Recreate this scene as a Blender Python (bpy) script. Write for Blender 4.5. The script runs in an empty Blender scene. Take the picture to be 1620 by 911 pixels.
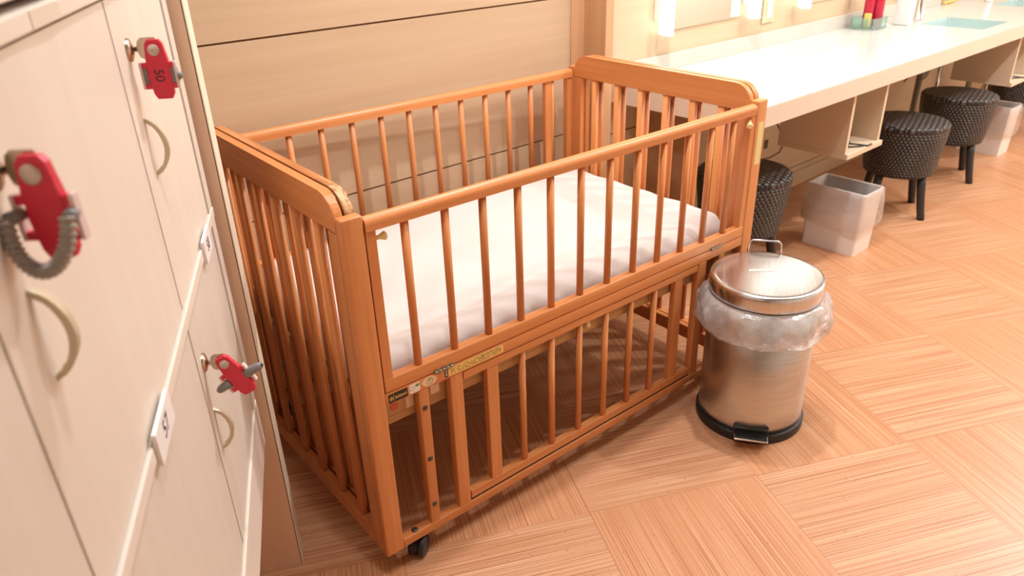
import bpy, bmesh, math, random
from mathutils import Vector, Matrix
random.seed(7)
PI = math.pi
COL = bpy.context.scene.collection
sc = bpy.context.scene

# ------------------------------------------------------------------ frame constants (metres, wall frame: X along the back wall)
WA = 0.455                     # lockers and floor tiles stand turned against the back wall
TILE = 0.4526; TX, TY = 1.01551, 0.93519
CRX, CRY, CRT = 0.5495, 1.0935, -0.03448     # crib corner on the floor, turn
ZC = 0.06                      # crib post foot above floor
L, W, H = 1.24, 0.718, 0.785
WALL = 1.83

# ------------------------------------------------------------------ materials
MATS = {}
def srgb(r, g, b):
    f = lambda c: c/12.92 if c <= .04045 else ((c+.055)/1.055)**2.4
    return (f(r/255), f(g/255), f(b/255), 1)
def new_mat(name):
    m = bpy.data.materials.new(name); m.use_nodes = True
    nt = m.node_tree; b = nt.nodes['Principled BSDF']
    MATS[name] = m
    return m, nt, b
def node(nt, t, **kw):
    n = nt.nodes.new(t)
    for k, v in kw.items():
        if k.startswith('i_'): n.inputs[k[2:].replace('_', ' ')].default_value = v
        else: setattr(n, k, v)
    return n
def ramp(nt, fac, stops):
    r = nt.nodes.new('ShaderNodeValToRGB')
    els = r.color_ramp.elements
    while len(els) < len(stops): els.new(.5)
    for e, (p, c) in zip(els, stops): e.position = p; e.color = c
    nt.links.new(fac, r.inputs[0]); return r.outputs[0]
def mixc(nt, fac, a, b, mode='MIX'):
    m = nt.nodes.new('ShaderNodeMix'); m.data_type = 'RGBA'; m.blend_type = mode
    for sock, v in ((m.inputs[0], fac), (m.inputs[6], a), (m.inputs[7], b)):
        if hasattr(v, 'is_output'): nt.links.new(v, sock)
        else: sock.default_value = v
    return m.outputs[2]
def math_n(nt, op, a, b=None, c=None):
    m = nt.nodes.new('ShaderNodeMath'); m.operation = op
    for i, v in enumerate((a, b, c)):
        if v is None: continue
        if hasattr(v, 'is_output'): nt.links.new(v, m.inputs[i])
        else: m.inputs[i].default_value = v
    return m.outputs[0]
def bump(nt, b, h, strength=.2, dist=.002):
    bn = nt.nodes.new('ShaderNodeBump'); bn.inputs['Strength'].default_value = strength; bn.inputs['Distance'].default_value = dist
    nt.links.new(h, bn.inputs['Height']); nt.links.new(bn.outputs[0], b.inputs['Normal'])
def objcoord(nt, scale=(1, 1, 1), rnd=False):
    tc = nt.nodes.new('ShaderNodeTexCoord'); mp = nt.nodes.new('ShaderNodeMapping')
    mp.inputs['Scale'].default_value = scale
    nt.links.new(tc.outputs['Object'], mp.inputs[0])
    if rnd:
        oi = nt.nodes.new('ShaderNodeObjectInfo')
        cb = nt.nodes.new('ShaderNodeCombineXYZ')
        k = math_n(nt, 'MULTIPLY', oi.outputs['Random'], 37.)
        for i in range(3): nt.links.new(k, cb.inputs[i])
        nt.links.new(cb.outputs[0], mp.inputs['Location'])
    return mp.outputs[0]
def noise(nt, vec, scale, detail=3, rough=.55):
    n = nt.nodes.new('ShaderNodeTexNoise'); n.inputs['Scale'].default_value = scale
    n.inputs['Detail'].default_value = detail; n.inputs['Roughness'].default_value = rough
    nt.links.new(vec, n.inputs['Vector']); return n.outputs['Fac']
def plain(name, col, rough=.5, metal=0, var=.06, spec=.5, emit=None, estr=0, nscale=6):
    m, nt, b = new_mat(name)
    c = objcoord(nt)
    f = noise(nt, c, nscale, 3)
    d = tuple(min(1, x*(1+var)) for x in col[:3])+(1,); k = tuple(x*(1-var) for x in col[:3])+(1,)
    nt.links.new(ramp(nt, f, [(.3, k), (.7, d)]), b.inputs['Base Color'])
    b.inputs['Roughness'].default_value = rough; b.inputs['Metallic'].default_value = metal
    b.inputs['Specular IOR Level'].default_value = spec
    if emit:
        b.inputs['Emission Color'].default_value = emit; b.inputs['Emission Strength'].default_value = estr
    return m
def grain(name, dark, light, axis, rough=.4, fine=60, lo=.35, hi=.68, bumpy=.08, spec=.45, rnd=True, big=True):
    """timber or wood-print surface: streaks stretched along one axis"""
    m, nt, b = new_mat(name)
    s = [1, 1, 1]; s[axis] = .035
    v = objcoord(nt, tuple(s), rnd)
    f1 = noise(nt, v, fine, 4, .6); f2 = noise(nt, v, fine*.22, 2, .5)
    f = math_n(nt, 'ADD', math_n(nt, 'MULTIPLY', f1, .55), math_n(nt, 'MULTIPLY', f2, .45))
    col = ramp(nt, f, [(lo, dark), (hi, light)])
    if rnd:
        oi = nt.nodes.new('ShaderNodeObjectInfo')
        k = math_n(nt, 'MULTIPLY_ADD', oi.outputs['Random'], .16, .92)
        hs = nt.nodes.new('ShaderNodeHueSaturation'); nt.links.new(k, hs.inputs['Value']); nt.links.new(col, hs.inputs['Color']); col = hs.outputs[0]
    nt.links.new(col, b.inputs['Base Color'])
    b.inputs['Roughness'].default_value = rough; b.inputs['Specular IOR Level'].default_value = spec
    bump(nt, b, f1, bumpy, .001)
    return m

CD, CL = srgb(196, 120, 66), srgb(218, 146, 88)
for i, ax in enumerate('xyz'): grain('beech_'+ax, CD, CL, i, rough=.38)
grain('plywood', srgb(176, 128, 78), srgb(208, 164, 112), 0, rough=.6)
for i, ax in enumerate('xz'): pass
grain('wall_veneer', srgb(193, 163, 130), srgb(203, 174, 142), 0, rough=.5, fine=55, rnd=False, bumpy=.03)
grain('wall_veneer_light', srgb(208, 182, 148), srgb(217, 192, 159), 0, rough=.5, fine=55, rnd=False, bumpy=.03)
grain('fin_veneer', srgb(196, 150, 108), srgb(212, 170, 128), 2, rough=.5, fine=55, rnd=False, bumpy=.03)
grain('panel_dark', srgb(168, 128, 92), srgb(182, 142, 104), 0, rough=.55, fine=50, rnd=False, bumpy=.03)
grain('locker_face', srgb(214, 202, 188), srgb(222, 211, 197), 2, rough=.42, fine=40, rnd=True, bumpy=.02)
grain('locker_rail', srgb(220, 208, 194), srgb(228, 216, 203), 1, rough=.4, fine=40, rnd=False, bumpy=.02)
grain('end_panel', srgb(216, 178, 148), srgb(228, 192, 162), 2, rough=.5, fine=45, rnd=False, bumpy=.02)  # pinker than the edge: shade put into the face colour
grain('end_panel_edge', srgb(228, 214, 188), srgb(238, 226, 203), 2, rough=.5, fine=45, rnd=False, bumpy=.02)
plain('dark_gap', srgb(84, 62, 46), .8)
plain('groove', srgb(128, 88, 56), .8)
plain('wall_paint', srgb(214, 206, 192), .7, var=.02)
plain('ceiling_paint', srgb(188, 180, 168), .8, var=.02)
plain('number_plate', srgb(240, 236, 233), .3, var=.01)
plain('patch_beige', srgb(216, 202, 184), .4, var=.02)
plain('gap_tan', srgb(186, 154, 128), .7)
plain('ink', srgb(38, 36, 40), .5)
plain('tag_red', srgb(214, 40, 66), .38, var=.06)
plain('tag_red_dark', srgb(182, 28, 48), .38, var=.06)
plain('clip_pale', srgb(226, 205, 200), .35, var=.03)
plain('strap_grey', srgb(126, 122, 120), .4)
plain('coil_grey', srgb(150, 142, 134), .28, spec=.7)
plain('nickel', srgb(190, 172, 150), .25, 1)
plain('chrome', srgb(225, 225, 225), .12, 1)
plain('rivet', srgb(205, 190, 178), .4, .4)
plain('handle_satin', srgb(206, 192, 166), .34, .35)
plain('caster_black', srgb(28, 29, 33), .35)
plain('bolt', srgb(92, 84, 78), .4, .8)
plain('hinge', srgb(150, 140, 122), .35, .9)
plain('pin_cream', srgb(244, 222, 160), .35)
plain('sticker_white', srgb(236, 222, 206), .4, var=.02)
plain('sticker_peach', srgb(236, 200, 168), .4, var=.02)
plain('sticker_yellow', srgb(236, 196, 110), .45, var=.02)
plain('sticker_cream', srgb(232, 214, 150), .45, var=.02)
plain('sticker_black', srgb(40, 30, 20), .4)
plain('sticker_blue', srgb(96, 92, 130), .4)
plain('sticker_green', srgb(90, 140, 70), .4)
plain('sticker_red', srgb(206, 92, 52), .5)
plain('text_gold', srgb(238, 190, 100), .4)
plain('counter_white', srgb(212, 209, 203), .2, var=.01, spec=.5)
plain('counter_edge', srgb(222, 204, 184), .4, var=.02)
plain('splash_white', srgb(208, 202, 190), .3, var=.01)
plain('box_laminate', srgb(222, 200, 172), .45, var=.02)
plain('basin', srgb(172, 198, 195), .15, var=.02)
plain('black_plastic', srgb(30, 29, 28), .4)
plain('cable', srgb(96, 70, 44), .6)
plain('pipe_grey', srgb(150, 140, 124), .45, .2)
plain('outlet', srgb(206, 186, 150), .45)
plain('plate_green', srgb(200, 198, 164), .35, .2)
plain('white_plastic', srgb(240, 238, 234), .35, var=.01)
plain('basket_white', srgb(236, 226, 218), .45, var=.015)
plain('basket_inner', srgb(206, 198, 192), .6, var=.02)
plain('red_bottle', srgb(196, 40, 66), .2, var=.05)
plain('yellow_item', srgb(238, 206, 110), .5)
plain('rubber_black', srgb(30, 28, 27), .5)
plain('leg_black', srgb(40, 38, 37), .38)
plain('lamp_glow', (1, .97, .9, 1), .4, emit=(1, .96, .88, 1), estr=2.6)
plain('fixture_glow', (1, .95, .87, 1), .4, emit=(1, .93, .82, 1), estr=3)

def m_mirror():
    m, nt, b = new_mat('mirror_glass')
    b.inputs['Base Color'].default_value = (.86, .88, .82, 1); b.inputs['Metallic'].default_value = 1
    b.inputs['Roughness'].default_value = .02
m_mirror()
def m_floor():
    m, nt, b = new_mat('floor_tiles')
    tc = nt.nodes.new('ShaderNodeTexCoord')
    sp = nt.nodes.new('ShaderNodeSeparateXYZ'); nt.links.new(tc.outputs['Object'], sp.inputs[0])
    u = math_n(nt, 'DIVIDE', sp.outputs[0], TILE); v = math_n(nt, 'DIVIDE', sp.outputs[1], TILE)
    fu = math_n(nt, 'FLOOR', u); fv = math_n(nt, 'FLOOR', v)
    par = math_n(nt, 'ABSOLUTE', math_n(nt, 'MODULO', math_n(nt, 'ADD', fu, fv), 2.))   # 0: lines along x, 1: along y
    par = math_n(nt, 'GREATER_THAN', par, .5)
    along = mixc(nt, par, sp.outputs[0], sp.outputs[1]); across = mixc(nt, par, sp.outputs[1], sp.outputs[0])
    rgb = lambda c: math_n(nt, 'MULTIPLY', c, 1.)
    cb = nt.nodes.new('ShaderNodeCombineXYZ')
    nt.links.new(math_n(nt, 'MULTIPLY', along, 2.2), cb.inputs[0]); nt.links.new(math_n(nt, 'MULTIPLY', across, 380.), cb.inputs[1])
    nt.links.new(math_n(nt, 'ADD', math_n(nt, 'MULTIPLY', fu, 3.7), math_n(nt, 'MULTIPLY', fv, 9.1)), cb.inputs[2])
    n1 = noise(nt, cb.outputs[0], 1.0, 1, .5)                       # reed-like lines, ~5 mm
    cb2 = nt.nodes.new('ShaderNodeCombineXYZ')
    nt.links.new(math_n(nt, 'MULTIPLY', along, 1.0), cb2.inputs[0]); nt.links.new(math_n(nt, 'MULTIPLY', across, 34.), cb2.inputs[1])
    nt.links.new(math_n(nt, 'ADD', fu, math_n(nt, 'MULTIPLY', fv, 5.3)), cb2.inputs[2])
    n2 = noise(nt, cb2.outputs[0], 1.0, 2, .5)
    f = math_n(nt, 'ADD', math_n(nt, 'MULTIPLY', n1, .9), math_n(nt, 'MULTIPLY', n2, .1))
    col = ramp(nt, f, [(.3, srgb(166, 106, 68)), (.47, srgb(195, 140, 101)), (.68, srgb(214, 167, 130))])
    # small dark bamboo nodes
    cb3 = nt.nodes.new('ShaderNodeCombineXYZ')
    nt.links.new(math_n(nt, 'MULTIPLY', along, 60.), cb3.inputs[0]); nt.links.new(math_n(nt, 'MULTIPLY', across, 150.), cb3.inputs[1])
    n3 = noise(nt, cb3.outputs[0], 1.0, 1, .4)
    sp3 = math_n(nt, 'GREATER_THAN', n3, .73)
    col = mixc(nt, math_n(nt, 'MULTIPLY', sp3, .55), col, srgb(150, 84, 44))
    # directional sheen put into whole-tile tone: the two lay directions read slightly differently
    col = mixc(nt, math_n(nt, 'MULTIPLY', par, .22), col, srgb(196, 124, 70))
    # joints
    du = math_n(nt, 'ABSOLUTE', math_n(nt, 'SUBTRACT', math_n(nt, 'FRACT', math_n(nt, 'ADD', u, .5)), .5))
    dv = math_n(nt, 'ABSOLUTE', math_n(nt, 'SUBTRACT', math_n(nt, 'FRACT', math_n(nt, 'ADD', v, .5)), .5))
    j = math_n(nt, 'LESS_THAN', math_n(nt, 'MINIMUM', du, dv), .0022)
    col = mixc(nt, math_n(nt, 'MULTIPLY', j, .5), col, srgb(160, 92, 48))
    nt.links.new(col, b.inputs['Base Color'])
    b.inputs['Roughness'].default_value = .36; b.inputs['Specular IOR Level'].default_value = .6
    bump(nt, b, n1, .2, .001)
m_floor()
def m_weave():
    # woven strips: rows of bumps, offset every other row; side uses angle and height, top uses x and y
    for nm, top in (('wicker_side', False), ('wicker_top', True)):
        m, nt, b = new_mat(nm)
        tc = nt.nodes.new('ShaderNodeTexCoord'); sp = nt.nodes.new('ShaderNodeSeparateXYZ')
        nt.links.new(tc.outputs['Object'], sp.inputs[0])
        if top:
            uu = math_n(nt, 'MULTIPLY', sp.outputs[0], 40.); vv = math_n(nt, 'MULTIPLY', sp.outputs[1], 44.)
        else:
            a = math_n(nt, 'ARCTAN2', sp.outputs[1], sp.outputs[0])
            uu = math_n(nt, 'MULTIPLY', a, 60/(2*PI)); vv = math_n(nt, 'MULTIPLY', sp.outputs[2], 76.)
        row = math_n(nt, 'FLOOR', vv)
        s1 = math_n(nt, 'ABSOLUTE', math_n(nt, 'SINE', math_n(nt, 'MULTIPLY', math_n(nt, 'ADD', uu, math_n(nt, 'MULTIPLY', row, .5)), PI)))
        s2 = math_n(nt, 'ABSOLUTE', math_n(nt, 'SINE', math_n(nt, 'MULTIPLY', vv, PI)))
        h = math_n(nt, 'MULTIPLY', math_n(nt, 'POWER', s1, .8), math_n(nt, 'POWER', s2, .6))
        nt.links.new(ramp(nt, h, [(.08, srgb(14, 12, 11)), (.5, srgb(46, 40, 36)), (1, srgb(92, 82, 72))]), b.inputs['Base Color'])
        b.inputs['Roughness'].default_value = .36
        bump(nt, b, h, 1., .006)
m_weave()
def m_steel():
    m, nt, b = new_mat('brushed_steel')
    v = objcoord(nt, (1, 1, 30)); f = noise(nt, v, 12, 3)
    v2 = objcoord(nt, (1, 1, 1)); f2 = noise(nt, v2, 9, 4, .6)
    c = ramp(nt, f, [(.3, srgb(188, 188, 188)), (.7, srgb(208, 209, 210))])
    c = mixc(nt, math_n(nt, 'MULTIPLY', ramp(nt, f2, [(.5, (0, 0, 0, 1)), (.75, (1, 1, 1, 1))]), .3), c, srgb(172, 146, 124))
    nt.links.new(c, b.inputs['Base Color'])
    b.inputs['Metallic'].default_value = 1; b.inputs['Roughness'].default_value = .3
    b.inputs['Anisotropic'].default_value = .4
    m, nt, b = new_mat('lid_steel')
    v = objcoord(nt, (1, 40, 1)); f = noise(nt, v, 10, 3)
    nt.links.new(ramp(nt, f, [(.3, srgb(202, 206, 210)), (.7, srgb(220, 224, 228))]), b.inputs['Base Color'])
    b.inputs['Metallic'].default_value = 1; b.inputs['Roughness'].default_value = .23
m_steel()
def m_plastic_film(name, lo, hi):
    m, nt, b = new_mat(name)
    nt.nodes.remove(b)
    out = nt.nodes['Material Output']
    tr = node(nt, 'ShaderNodeBsdfTransparent'); tr.inputs[0].default_value = (.99, .98, .975, 1)
    gl = node(nt, 'ShaderNodeBsdfGlossy'); gl.inputs['Roughness'].default_value = .12; gl.inputs['Color'].default_value = (1, 1, 1, 1)
    df = node(nt, 'ShaderNodeBsdfDiffuse'); df.inputs['Color'].default_value = (1, .96, .94, 1)
    tl = node(nt, 'ShaderNodeBsdfTranslucent'); tl.inputs['Color'].default_value = (1, .97, .95, 1)
    v = objcoord(nt); n = noise(nt, v, 26, 4, .6)
    mx0 = node(nt, 'ShaderNodeMixShader'); mx0.inputs[0].default_value = .12
    nt.links.new(df.outputs[0], mx0.inputs[1]); nt.links.new(tl.outputs[0], mx0.inputs[2])
    mx = node(nt, 'ShaderNodeMixShader')
    nt.links.new(ramp(nt, n, [(.25, (lo, lo, lo, 1)), (.75, (hi, hi, hi, 1))]), mx.inputs[0])
    nt.links.new(tr.outputs[0], mx.inputs[1]); nt.links.new(mx0.outputs[0], mx.inputs[2])
    fr = node(nt, 'ShaderNodeFresnel'); fr.inputs[0].default_value = 1.5
    mx2 = node(nt, 'ShaderNodeMixShader')
    nt.links.new(math_n(nt, 'MULTIPLY_ADD', fr.outputs[0], .55, .03), mx2.inputs[0]); nt.links.new(mx.outputs[0], mx2.inputs[1]); nt.links.new(gl.outputs[0], mx2.inputs[2])
    bn = node(nt, 'ShaderNodeBump'); bn.inputs['Strength'].default_value = .45; bn.inputs['Distance'].default_value = .005
    nt.links.new(noise(nt, v, 40, 3), bn.inputs['Height'])
    for s in (gl, fr): nt.links.new(bn.outputs[0], s.inputs['Normal'])
    nt.links.new(mx2.outputs[0], out.inputs[0])
m_plastic_film('clear_film', .14, .42); m_plastic_film('thin_film', .10, .26)
def m_acrylic():
    m, nt, b = new_mat('acrylic_green')
    b.inputs['Base Color'].default_value = (.72, .95, .86, 1); b.inputs['Transmission Weight'].default_value = .85
    b.inputs['Roughness'].default_value = .06; b.inputs['IOR'].default_value = 1.35
m_acrylic()
def m_sheet():
    m, nt, b = new_mat('cotton_sheet')
    v = objcoord(nt); f = noise(nt, v, 5, 4); w = noise(nt, objcoord(nt, (1, 1, 1)), 700, 2)
    nt.links.new(ramp(nt, f, [(.3, srgb(210, 199, 192)), (.7, srgb(218, 208, 201))]), b.inputs['Base Color'])
    b.inputs['Roughness'].default_value = .85; b.inputs['Specular IOR Level'].default_value = .15
    bump(nt, b, w, .15, .001)
m_sheet()
def m_worn():
    # top of the inner left head board: varnish rubbed to pale wood and grey grime
    m, nt, b = new_mat('beech_worn')
    v = objcoord(nt, (1, .05, 1)); f = noise(nt, v, 55, 4)
    base = ramp(nt, f, [(.35, srgb(172, 104, 56)), (.55, srgb(198, 128, 74)), (.72, srgb(220, 164, 112))])
    tc = nt.nodes.new('ShaderNodeTexCoord'); sp = nt.nodes.new('ShaderNodeSeparateXYZ'); nt.links.new(tc.outputs['Object'], sp.inputs[0])
    p = noise(nt, objcoord(nt, (1, .45, 1)), 30, 5, .65)
    top = math_n(nt, 'MULTIPLY', math_n(nt, 'SUBTRACT', sp.outputs[2], .812+ZC), 40.)
    end = math_n(nt, 'MULTIPLY', math_n(nt, 'SUBTRACT', .20, sp.outputs[1]), 9.)
    k = math_n(nt, 'ADD', math_n(nt, 'MAXIMUM', math_n(nt, 'MINIMUM', top, .3), math_n(nt, 'MULTIPLY', math_n(nt, 'MINIMUM', end, 1.), math_n(nt, 'GREATER_THAN', sp.outputs[2], .765+ZC))), math_n(nt, 'MULTIPLY_ADD', p, 2.4, -1.55))
    c = mixc(nt, ramp(nt, k, [(.45, (0, 0, 0, 1)), (.6, (1, 1, 1, 1))]), base, srgb(206, 166, 118))
    c = mixc(nt, ramp(nt, k, [(.38, (0, 0, 0, 1)), (.45, (.7, .7, .7, 1)), (.55, (0, 0, 0, 1))]), c, srgb(122, 70, 40))
    nt.links.new(c, b.inputs['Base Color']); b.inputs['Roughness'].default_value = .5
m_worn()

# ------------------------------------------------------------------ mesh helpers
class MB:
    def __init__(s): s.bm = bmesh.new(); s.mats = []
    def _mi(s, m):
        if m not in s.mats: s.mats.append(m)
        return s.mats.index(m)
    def _mark(s, old, mat, smooth=False):
        i = s._mi(mat)
        for f in s.bm.faces:
            if f not in old: f.material_index = i; f.smooth = smooth
    def box(s, a, b, mat, bev=0, seg=2, M=None):
        old = set(s.bm.faces)
        lo = [min(x, y) for x, y in zip(a, b)]; hi = [max(x, y) for x, y in zip(a, b)]
        vs = [s.bm.verts.new((hi[0] if i & 1 else lo[0], hi[1] if i & 2 else lo[1], hi[2] if i & 4 else lo[2])) for i in range(8)]
        fs = [s.bm.faces.new([vs[k] for k in q]) for q in ((0, 2, 3, 1), (4, 5, 7, 6), (0, 1, 5, 4), (2, 6, 7, 3), (0, 4, 6, 2), (1, 3, 7, 5))]
        if bev:
            es = list({e for f in fs for e in f.edges})
            bmesh.ops.bevel(s.bm, geom=es, offset=bev, segments=seg, profile=.6, affect='EDGES', clamp_overlap=True)
        if M is not None:
            new = {v for f in s.bm.faces if f not in old for v in f.verts}
            for v in new: v.co = M @ v.co
        s._mark(old, mat, bool(bev) and seg > 2); return s
    def prism(s, pts, axis, d0, d1, mat, bev=0, seg=2, smooth=False, M=None):
        """polygon pts (2d) extruded along axis from d0 to d1"""
        old = set(s.bm.faces)
        def put(p, d):
            c = [0, 0, 0]; o = [i for i in range(3) if i != axis]
            c[o[0]], c[o[1]] = p; c[axis] = d; return s.bm.verts.new(c)
        A = [put(p, d0) for p in pts]; B = [put(p, d1) for p in pts]; n = len(pts)
        caps = [s.bm.faces.new(A[::-1]), s.bm.faces.new(B)]
        for i in range(n): s.bm.faces.new((A[i], A[(i+1) % n], B[(i+1) % n], B[i]))
        if bev:
            es = list({e for f in caps for e in f.edges})
            bmesh.ops.bevel(s.bm, geom=es, offset=bev, segments=seg, profile=.6, affect='EDGES', clamp_overlap=True)
        if M is not None:
            for v in {v for f in s.bm.faces if f not in old for v in f.verts}: v.co = M @ v.co
        s._mark(old, mat, smooth); return s
    def lathe(s, prof, mat, seg=48, c=(0, 0, 0), smooth=True, M=None):
        old = set(s.bm.faces); rings = []
        for r, z in prof:
            if r < 1e-6: rings.append([s.bm.verts.new((c[0], c[1], c[2]+z))])
            else: rings.append([s.bm.verts.new((c[0]+r*math.cos(2*PI*i/seg), c[1]+r*math.sin(2*PI*i/seg), c[2]+z)) for i in range(seg)])
        for a, b in zip(rings, rings[1:]):
            for i in range(seg):
                j = (i+1) % seg
                if len(a) == 1 and len(b) == 1: continue
                if len(a) == 1: s.bm.faces.new((a[0], b[j], b[i]))
                elif len(b) == 1: s.bm.faces.new((a[i], a[j], b[0]))
                else: s.bm.faces.new((a[i], a[j], b[j], b[i]))
        if M is not None:
            for v in {v for f in s.bm.faces if f not in old for v in f.verts}: v.co = M @ v.co
        s._mark(old, mat, smooth); return s
    def tube(s, pts, r, mat, seg=12, caps=True, closed=False):
        old = set(s.bm.faces); pts = [Vector(p) for p in pts]; n = len(pts)
        rr = r if hasattr(r, '__len__') else [r]*n
        rings = []; up = None
        for i, p in enumerate(pts):
            a = pts[(i-1) % n] if (closed or i > 0) else p; b = pts[(i+1) % n] if (closed or i < n-1) else p
            t = (b-a).normalized()
            if up is None:
                up = t.orthogonal().normalized()
            else:
                up = (up - t*up.dot(t))
                up = up.normalized() if up.length > 1e-6 else t.orthogonal().normalized()
            w = t.cross(up)
            rings.append([s.bm.verts.new(p+(up*math.cos(2*PI*k/seg)+w*math.sin(2*PI*k/seg))*rr[i]) for k in range(seg)])
        prs = list(zip(rings, rings[1:])) + ([(rings[-1], rings[0])] if closed else [])
        for A, B in prs:
            for k in range(seg): s.bm.faces.new((A[k], A[(k+1) % seg], B[(k+1) % seg], B[k]))
        if caps and not closed:
            s.bm.faces.new(rings[0][::-1]); s.bm.faces.new(rings[-1])
        s._mark(old, mat, True); return s
    def mesh(s, me, mat, M):
        # text mesh moved first, then merged (slot order in the bmesh is not insertion order)
        old = set(s.bm.faces); me = me.copy(); me.transform(M)
        s.bm.from_mesh(me); s._mark(old, mat); return s
    def build(s, name, parent=None, loc=(0, 0, 0), rot=(0, 0, 0), norm=True):
        if norm: bmesh.ops.recalc_face_normals(s.bm, faces=s.bm.faces)
        me = bpy.data.meshes.new(name); s.bm.to_mesh(me); s.bm.free()
        for m in s.mats: me.materials.append(MATS[m])
        o = bpy.data.objects.new(name, me); COL.objects.link(o)
        o.location = loc; o.rotation_euler = rot
        if parent: o.parent = parent
        return o
def thing(name, label, cat, loc=(0, 0, 0), rz=0, group=None):
    o = bpy.data.objects.new(name, None); COL.objects.link(o)
    o.empty_display_size = .05
    o.location = loc; o.rotation_euler = (0, 0, rz); o['label'] = label; o['category'] = cat
    if group: o['group'] = group
    return o
def tag(o, label, cat, group=None):
    o['label'] = label; o['category'] = cat
    if group: o['group'] = group
    return o
def struct(o, label=None):
    o['kind'] = 'structure'
    if label: o['label'] = label
    return o
def inst(src, parent, loc=None, rot=None):
    c = src.copy(); COL.objects.link(c); c.parent = parent
    if loc is not None: c.location = loc
    if rot is not None: c.rotation_euler = rot
    return c
def dup(root, loc, rz, label=None):
    r = root.copy(); COL.objects.link(r); r.location = loc; r.rotation_euler = (0, 0, rz)
    if label: r['label'] = label
    for ch in list(root.children):
        c = ch.copy(); COL.objects.link(c); c.parent = r
        for g in list(ch.children):
            e = g.copy(); COL.objects.link(e); e.parent = c
    return r
_txt = {}
def text_mesh(t, size):
    cu = bpy.data.curves.new('t', 'FONT'); cu.body = t; cu.size = size; cu.align_x = 'CENTER'; cu.align_y = 'CENTER'
    cu.extrude = .0002
    ob = bpy.data.objects.new('t', cu); COL.objects.link(ob)
    me = bpy.data.meshes.new_from_object(ob)
    bpy.data.objects.remove(ob); return me
def frame(o, x, y):
    """matrix taking text plane (x right, y up) to origin o with axes x, y"""
    x = Vector(x).normalized(); y = Vector(y).normalized(); z = x.cross(y)
    m = Matrix((x, y, z)).transposed().to_4x4(); m.translation = Vector(o); return m
def arc(c, r, a0, a1, n):
    return [(c[0]+r*math.cos(a0+(a1-a0)*i/n), c[1]+r*math.sin(a0+(a1-a0)*i/n)) for i in range(n+1)]
def rrect(x0, y0, x1, y1, r, n=5):
    return (arc((x1-r, y0+r), r, -PI/2, 0, n)+arc((x1-r, y1-r), r, 0, PI/2, n)+arc((x0+r, y1-r), r, PI/2, PI, n)+arc((x0+r, y0+r), r, PI, 1.5*PI, n))

# ------------------------------------------------------------------ the room
RX0, RX1, RY0 = -1.6, 7.2, -1.0
CEIL = 2.45
b = MB()
# floor plane in the tile frame, big enough for the room
ca, sa = math.cos(WA), math.sin(WA)
def to_tile(x, y):
    dx, dy = x-TX, y-TY; return (dx*ca-dy*sa, dx*sa+dy*ca)
vs = [b.bm.verts.new((*to_tile(x, y), 0)) for x, y in ((RX0, RY0), (RX1, RY0), (RX1, WALL+.06), (RX0, WALL+.06))]
b.bm.faces.new(vs); b._mark(set(), 'floor_tiles')
struct(b.build('floor', loc=(TX, TY, 0), rot=(0, 0, -WA)))
# back wall: horizontal veneered boards with open joints, two runs either side of the fin
def boards(name, x0, x1, seams, mat, top=CEIL, y=WALL):
    m = MB(); zs = [0]+seams+[top]
    for a, c in zip(zs, zs[1:]):
        m.box((x0, y, a+(.0025 if a else 0)), (x1, y+.02, c-(.0025 if c < top else 0)), mat)
    m.box((x0, y+.006, 0), (x1, y+.05, top), 'groove')
    return struct(m.build(name))
boards('wall_back', RX0, 1.84, [.151, .598, 1.045, 1.492, 1.939], 'wall_veneer')
boards('wall_back_vanity', 1.9, RX1, [.101, .549], 'wall_veneer_light')
b = MB(); b.box((1.84, WALL-.004, 0), (1.9, WALL+.05, CEIL), 'fin_veneer'); struct(b.build('trim_1'))
b = MB(); b.box((1.9, 1.728, 0), (1.937, WALL-.001, CEIL), 'fin_veneer', .0015); struct(b.build('trim_2'))
b = MB(); b.box((2.04, WALL-.012, 0), (RX1, WALL-.0005, .075), 'wall_veneer_light'); struct(b.build('baseboard_back'))
b = MB(); b.box((RX0-.05, RY0, 0), (RX0, WALL, CEIL), 'wall_paint'); struct(b.build('wall_left'))
b = MB(); b.box((RX1, RY0, 0), (RX1+.05, WALL, CEIL), 'wall_paint'); struct(b.build('wall_right'))
b = MB(); b.box((RX0, RY0-.05, 0), (RX1, RY0, CEIL), 'wall_paint'); struct(b.build('wall_front'))
b = MB(); b.box((RX0, RY0, CEIL), (RX1, WALL+.05, CEIL+.05), 'ceiling_paint'); struct(b.build('ceiling'))

# ------------------------------------------------------------------ lockers (local x = out of the doors, local y = along the bank towards the wall)
LK = thing('locker_bank', 'cream laminate locker bank with numbered doors and arched handles', 'lockers', (0, 0, 0), -WA)
FA = -.194                                   # door face
B0, B1 = -.55, 1.304
cols = [(-.46, -.015), (-.011, .443), (.447, .908), (.914, 1.262)]
Z0, ZT = .367, 1.66
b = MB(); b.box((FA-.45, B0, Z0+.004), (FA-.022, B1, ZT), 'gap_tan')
b.box((FA-.0219, B0+.002, 1.2582), (FA-.0212, B1-.04, 1.2672), 'dark_gap')  # dark strip painting the shade inside the gap above the top rail
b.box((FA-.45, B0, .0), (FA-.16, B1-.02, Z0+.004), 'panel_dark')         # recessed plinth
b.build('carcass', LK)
rails = [(Z0, .470), (.853, .871), (1.242, 1.258), (1.645, 1.66)]
for z0, z1 in rails:
    b = MB(); b.box((FA-.021, B0, z0), (FA+.001, B1, z1), 'locker_rail', .002); b.build('rail', LK)
b = MB(); b.box((FA-.021, 1.2665, .4715), (FA-.0005, B1, .8515), 'locker_face', .001); b.box((FA-.021, 1.2665, .8725), (FA-.0005, B1, 1.2405), 'locker_face', .001)
b.build('side_stile', LK)
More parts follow.
